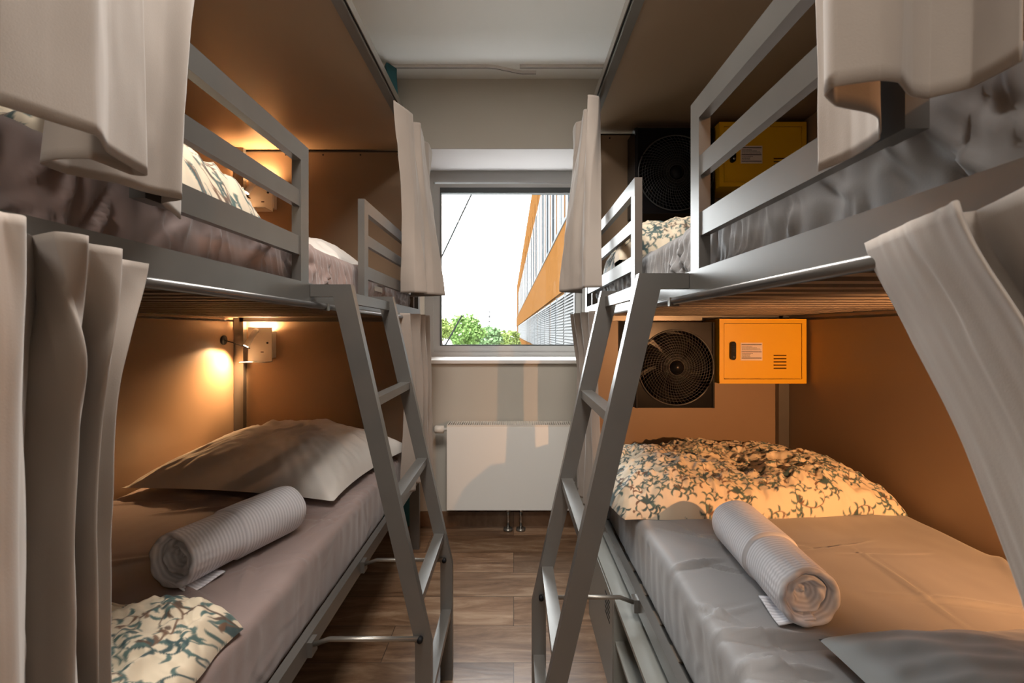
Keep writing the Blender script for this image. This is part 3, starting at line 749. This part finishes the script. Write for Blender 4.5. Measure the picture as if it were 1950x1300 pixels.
mat('grille_wire', (.035, .035, .037), .25, 0, spec=.5)
mat('blade_black', (.004, .004, .004), .7, 0, spec=.05)
def fan(zb, label):
    x0, x1, yf, yb = .556, .921, 2.085, 2.222; h = .392; cx, cz, r = (x0+x1)/2+.004, zb+.185, .172
    t = thing('box_fan', label, 'fan', (cx, (yf+yb)/2, zb), 'black box fans')
    bm = bmesh.new()
    n = 48; ci = []; co = []; cb = []
    hw, hh = (x1-x0)/2, h/2; mx_, mz = (x0+x1)/2, zb+h/2
    for k in range(n):
        a_ = 2*math.pi*k/n+math.pi/4; c_, s_ = math.cos(a_), math.sin(a_); q = max(abs(c_), abs(s_))
        co.append(bm.verts.new((mx_+c_/q*hw, yf, mz+s_/q*hh))); ci.append(bm.verts.new((cx+r*c_, yf, cz+r*s_))); cb.append(bm.verts.new((cx+r*.97*c_, yf+.10, cz+r*.97*s_)))
    ob = [bm.verts.new((v_.co.x, yb, v_.co.z)) for v_ in co]
    for k in range(n):
        j = (k+1) % n
        bm.faces.new([co[k], co[j], ci[j], ci[k]]); bm.faces.new([ci[k], ci[j], cb[j], cb[k]]); bm.faces.new([co[j], co[k], ob[k], ob[j]])
    bm.faces.new(cb[::-1]); bm.faces.new(ob)
    hs = fin('housing', bm, 'black', t)
    for s_ in (x0+.003, x1-.012): box('side_strip', 'black_matt', t, s_, s_+.009, yf-.006, yf+.002, zb, zb+h, .001)
    bm = bmesh.new()
    for k, rr_ in enumerate((.035, .047, .059, .071, .083, .095, .107, .119, .131, .143, .155, .172)):
        nn = 56; pts = [(cx+rr_*math.cos(2*math.pi*i/nn), yf-.004-.010*(1-(rr_/.172)**2), cz+rr_*math.sin(2*math.pi*i/nn)) for i in range(nn+1)]
        atube(bm, pts, .0010 if k < 11 else .004, 6, False)
    for k in range(60):
        a0 = 2*math.pi*k/60; pts = []
        for i in range(9):
            q = i/8; rr_ = .033+.139*q; a_ = a0+.5*q
            pts.append((cx+rr_*math.cos(a_), yf-.004-.010*(1-(rr_/.172)**2), cz+rr_*math.sin(a_)))
        atube(bm, pts, .0010, 5, False)
    gr = fin('grille', bm, 'grille_wire', t, smooth=True)
    bm = bmesh.new()
    pts = [(0, -.034), (.012, -.033), (.024, -.027), (.032, -.018), (.034, -.008)]
    rings = []
    for rad_, yy in pts: rings.append([bm.verts.new((cx+rad_*math.cos(2*math.pi*i/24), yf+yy, cz+rad_*math.sin(2*math.pi*i/24))) for i in range(24)])
    for a_, b_ in zip(rings[:-1], rings[1:]):
        for i in range(24): bm.faces.new([a_[i], a_[(i+1) % 24], b_[(i+1) % 24], b_[i]])
    bmesh.ops.remove_doubles(bm, verts=bm.verts, dist=.0004)
    hb = fin('hub_cap', bm, 'black', gr, smooth=True)
    for b0 in range(5):
        bm = bmesh.new(); vs = []
        for i in range(7):
            q = i/6; rr_ = .03+.125*q; row = []
            for j in range(5):
                a_ = 2*math.pi*b0/5+(j/4-.5)*(.75+.25*q)+q*.35; row.append(bm.verts.new((cx+rr_*math.cos(a_), yf+.035+.03*(j/4-.5)+.006*q, cz+rr_*math.sin(a_))))
            vs.append(row)
        for i in range(6):
            for j in range(4): bm.faces.new([vs[i][j], vs[i+1][j], vs[i+1][j+1], vs[i][j+1]])
        bl = fin('blade', bm, 'blade_black', t, smooth=True); sm = bl.modifiers.new('t', 'SOLIDIFY'); sm.thickness = .002
    return t
fan(.803, 'black square box fan beside the brightly lit yellow locker, lower right')
fan(1.692, 'black square box fan in the dark corner of the upper right bed')

def lamp(X0, yw, zb, ny, label, power, cable=True, sgn=-1, aim=(.06, 1, -.22)):
    """bedside lamp on an end panel: yw panel plane, ny = direction away from it"""
    Y = lambda d: yw+ny*d
    w_ = .126; h = .182
    t = thing('reading_lamp', label, 'lamp', (X0, yw, zb), 'white bedside reading lamps')
    box('back_box', 'white_plastic', t, X0-.045, X0+w_/2+.004, Y(.0005), Y(.030), zb+.02, zb+h-.022, .002)
    bm = bmesh.new(); abox(bm, X0-w_/2, X0+w_/2, Y(.032), Y(.036), zb, zb+h)
    cover = fin('cover_plate', bm, 'white_plastic', t, bevel=.001)
    # shelf folded out of the plate
    bm = bmesh.new(); n = 8
    for k in range(n):
        a0 = k/n; a1 = (k+1)/n
    abox(bm, X0-w_/2, X0+w_/2, Y(.036), Y(.115), zb-.001, zb+.003)
    fin('shelf', bm, 'white_plastic', t, bevel=.001)
    box('socket', 'black_matt', cover, X0+.004, X0+.020, Y(.036), Y(.0368), zb+.049, zb+.054, 0)
    tube('switch', 'black_matt', cover, [(X0+.040, Y(.0355), zb+.100), (X0+.040, Y(.039), zb+.100)], .0055, 12)
    box('glow_strip', 'lamp_glow', t, X0-.035, X0+.045, Y(.008), Y(.028), zb+h-.022, zb+h-.019, 0)
    p0 = Vector((X0-.012, Y(.052), zb+h-.018)); p1 = Vector((X0-.045, Y(.085), zb+.085))
    sp = tube('spot_arm', 'white_plastic', t, [p0+Vector((0, -ny*.016, 0)), p0, p0+(p1-p0)*.02, p1], [.009, .012, .0135, .0135], 18)
    e_ = (p1-p0).normalized(); tube('spot_lens', 'lamp_glow', sp, [p1, p1+e_*.002], .0125, 18)
    hue = (1, .56, .26) if ny < 0 else (1, .47, .19)
    area('uplight', (0, ny*.018, h-.016), (R(180), 0, 0), .085, .02, power*(.45 if ny < 0 else .12), hue, t)
    l = bpy.data.lights.new('spotlight', 'SPOT'); l.energy = power*(2.2 if ny < 0 else 3.2); l.color = hue; l.spot_size = R(120 if ny < 0 else 92); l.spot_blend = 1; l.shadow_soft_size = .012
    so = bpy.data.objects.new('spotlight', l); C.objects.link(so); so.parent = t; so.location = p1+e_*.012-Vector(t.location)
    so.rotation_euler = ((e_+Vector((sgn*.12, ny*.15, -.25))) if ny < 0 else Vector(aim)).to_track_quat('-Z', 'Y').to_euler()
    if cable:
        xs = sgn*1.4805 if sgn < 0 else 1.3285
        xs = (-1.4805 if sgn < 0 else 1.3285); d = 1 if sgn < 0 else -1
        gr = tube('cable_grommet', 'black_matt', t, [(xs, Y(.115), zb+.116), (xs+d*.006, Y(.115), zb+.116)], .024, 20)
        pts = [(xs+d*.006, Y(.112), zb+.114), (xs+d*.03, Y(.10), zb+.105), (xs+d*.055, Y(.07), zb+.09), (X0-d*.045, Y(.025), zb+.065)]
        tube('power_cable', 'black_matt', gr, pts, .0028, 8)
    return t
lamp(-1.338, 2.438, .993, -1, 'lit white reading lamp in the far corner of the lower left bed', 15)
lamp(-1.335, 2.438, 1.785, -1, 'lit white reading lamp in the far corner of the upper left bed', 7)
lamp(1.18, .167, .993, 1, 'lit white reading lamp at the near end of the lower right bed', 24, False, 1)
lamp(1.18, .167, 1.785, 1, 'lit white reading lamp at the near end of the upper right bed', 5, False, 1, (-1, .35, -.15))

# ------------------------------------------------------------------ under-bed cabinet
t = thing('under_bed_cabinet', 'grey steel cabinet under the lower right bed with vent slots and open shelf', 'cabinet', (.6, 1.4, 0))
xa, xb, y0, y1, y2, zt = .308, .90, .62, 1.40, 1.86, .335
bm = bmesh.new()
abox(bm, xa, xb, y0, y2, .0, .02); abox(bm, xa, xb, y0, y2, zt-.012, zt); abox(bm, xb-.012, xb, y0, y2, .02, zt-.012)
for yy in (y0, y1, y2-.012): abox(bm, xa, xb-.012, yy, yy+.012, .02, zt-.012)
fin('cabinet_body', bm, 'cabinet', t, bevel=.001)
box('shelf', 'cabinet', t, xa+.004, xb-.014, y0+.013, y1-.001, .190, .200, .001)
d = box('door', 'cabinet', t, xa-.002, xa+.012, y1+.013, y2-.013, .021, zt-.013, .001)
bm = bmesh.new()
for k in range(5): abox(bm, xa-.003, xa-.001, y1+.05+.022*0, y1+.12, zt-.05-k*.016, zt-.044-k*.016)
fin('vent_slots', bm, 'black_matt', d)

# ------------------------------------------------------------------ unseen fill lights on the ceiling, over the aisle and behind the camera
for yc, ln, pw, lab in ((.70, .45, CEIL_POWER, 'unseen flat rectangular ceiling light placed over the aisle as fill'), (-1.15, .30, CEIL_POWER*.8, 'smaller unseen ceiling light added behind the camera as fill')):
    t = thing('ceiling_fill_light', lab, 'ceiling fill light', (-.07, yc, ZC))
    box('frame', 'white_paint', t, -.32, .18, yc-ln, yc+ln, ZC-.05, ZC, .003)
    box('diffuser', 'ceiling_glow', t, -.29, .15, yc-ln+.03, yc+ln-.03, ZC-.053, ZC-.05, 0)
    area('light_source', (0, 0, -.06), (0, 0, 0), .44, 2*ln-.06, pw, (1, .93, .86), t)

# ------------------------------------------------------------------ outside
ground = box('ground', 'pale_ground', None, -150, 150, 6, 320, -4.2, -4, 0); ground['kind'] = 'structure'
def facade():
    X0 = 2.4; k = -.0092
    t = thing('office_building', 'orange panelled building with blinds seen at the right of the window', 'building', (X0, 4, -4))
    def slab(name, m, y0, y1, z0, z1, out=0, parent=None, th=.1):
        bm = bmesh.new(); a_ = X0+k*y0-out; b_ = X0+k*y1-out
        v = [bm.verts.new(c) for c in ((a_,y0,z0),(b_,y1,z0),(b_+th,y1,z0),(a_+th,y0,z0),(a_,y0,z1),(b_,y1,z1),(b_+th,y1,z1),(a_+th,y0,z1))]
        for q in ((0,3,2,1),(4,5,6,7),(0,1,5,4),(1,2,6,5),(2,3,7,6),(3,0,4,7)): bm.faces.new([v[i] for i in q])
        return fin(name, bm, m, parent or t)
    slab('wall', 'facade_orange', 3.6, 150, -4, 16, 0, th=3)
    slab('spandrel_band', 'facade_orange', 3.6, 150, 2.9, 5.65, .12)
    slab('band_cap', 'blind_white', 3.6, 150, 5.65, 5.78, .16)
    slab('spandrel_band', 'facade_orange', 3.6, 150, -1.2, -.2, .12)
    # upper windows: dark glass, orange fins, grey blinds
    y = 5.0; i = 0
    while y < 120:
        L = 2.4+y*.05
        wn_ = slab('window', 'facade_glass', y, y+L*.86, 5.8, 11.5, .04)
        slab('blind', 'blind_white' if i % 4 == 1 else 'blind_gap', y+L*.3, y+L*.55, 5.8, 11.3, .06, wn_, .02)
        slab('fin', 'facade_orange', y+L*.90, y+L*.96, 5.8, 13, .05, None, .2)
        # lower row with venetian blinds
        wl = slab('window', 'facade_glass', y, y+L*.9, -.1, 2.8, .03)
        bm = bmesh.new()
        nsl = 22 if y < 60 else 10
        for q in range(nsl):
            z = 0+q*(2.75/nsl); a_ = X0+k*y-.10; b_ = X0+k*(y+L*.9)-.10; yy = y+L*.9; hh_ = 2.75/nsl*.66
            vs = [bm.verts.new(c) for c in ((a_, y, z), (b_, yy, z), (b_+.05, yy, z+hh_), (a_+.05, y, z+hh_))]
            bm.faces.new(vs)
        fin('venetian_blind', bm, 'blind_white', wl)
        slab('mullion', 'facade_orange' if i % 3 == 0 else 'blind_white', y+L*.91, y+L*.95, -.1, 2.85, .05)
        y += L; i += 1
    # slanting orange diagonal fin across the upper storeys
    return t
facade()
def tree(x, y, r, h, label, seed, m='tree_leaf'):
    rnd = random.Random(seed); t = thing('tree', label, 'tree', (x, y, -4), 'trees beyond the window')
    tube('trunk', 'trunk', t, [(x, y, -4), (x+.1, y, -1), (x, y, h-r*.6)], [.3, .22, .08], 10)
    bm = bmesh.new()
    for k in range(2600):
        a_ = rnd.uniform(0, 2*math.pi); zz = rnd.uniform(-1, 1); q = (1-zz*zz)**.5; rr = r*rnd.uniform(.45, 1)**.5*(1+.18*math.sin(a_*3+seed)+.12*math.sin(zz*7+seed))
        c = Vector((x+rr*q*math.cos(a_), y+rr*q*math.sin(a_), h-r*.85+rr*zz*.85)); s_ = r*rnd.uniform(.05, .12)
        d1 = Vector([rnd.gauss(0, 1) for _ in range(3)]).normalized()*s_; d2 = d1.cross(Vector([rnd.gauss(0, 1) for _ in range(3)])).normalized()*s_
        bm.faces.new([bm.verts.new(c+d1), bm.verts.new(c+d2), bm.verts.new(c-d1), bm.verts.new(c-d2)])
    fin('foliage', bm, m, t)
mat('tree_leaf_light', (.17, .23, .05), .7); mat('tree_leaf_cool', (.12, .21, .08), .7)
for px_, top_, rpx, y, lab, sd, m in ((838, 607, 22, 34, 'yellow-green tree at the left edge of the window view', 1, 'tree_leaf_light'), (884, 604, 34, 40, 'bright green rounded tree, largest seen through the window', 2, 'tree_leaf'),
        (930, 622, 25, 52, 'cool green tree below the thin mast', 3, 'tree_leaf_cool'), (968, 628, 24, 60, 'low green tree beside the orange building', 4, 'tree_leaf_light')):
    tree((px_-VX)*y/F, y, rpx*y/F, H+(VY-top_)*y/F, lab, sd, m)
mast_y = 70; mx0 = (932-VX)*mast_y/F
bm = bmesh.new()
atube(bm, [(mx0, mast_y, -4), (mx0, mast_y, H+42*mast_y/F)], .10, 6)
for k in range(3): zz = H+(38-9*k)*mast_y/F; atube(bm, [(mx0-.7, mast_y, zz), (mx0+.7, mast_y, zz)], .06, 6)
tag(fin('antenna_mast', bm, 'cable'), 'thin grey mast with short cross arms rising above the trees', 'mast')
def wire(a, b_, y, label, r=.010, sway=0):
    p0 = Vector(((a[0]-VX)*y/F, y, H+(VY-a[1])*y/F)); y2 = y*1.0; p1 = Vector(((b_[0]-VX)*y2/F, y2, H+(VY-b_[1])*y2/F))
    pts = [p0+(p1-p0)*k/8 for k in range(9)]
    bm = bmesh.new(); atube(bm, pts, r, 6); tag(fin('steel_cable', bm, 'cable'), label, 'cable')
wire((912, 340), (830, 512), 5.0, 'thin slanting steel cable crossing the bright sky outside')
wire((880, 600), (842, 668), 5.0, 'short dark slanting cable in front of the trees outside', .009)
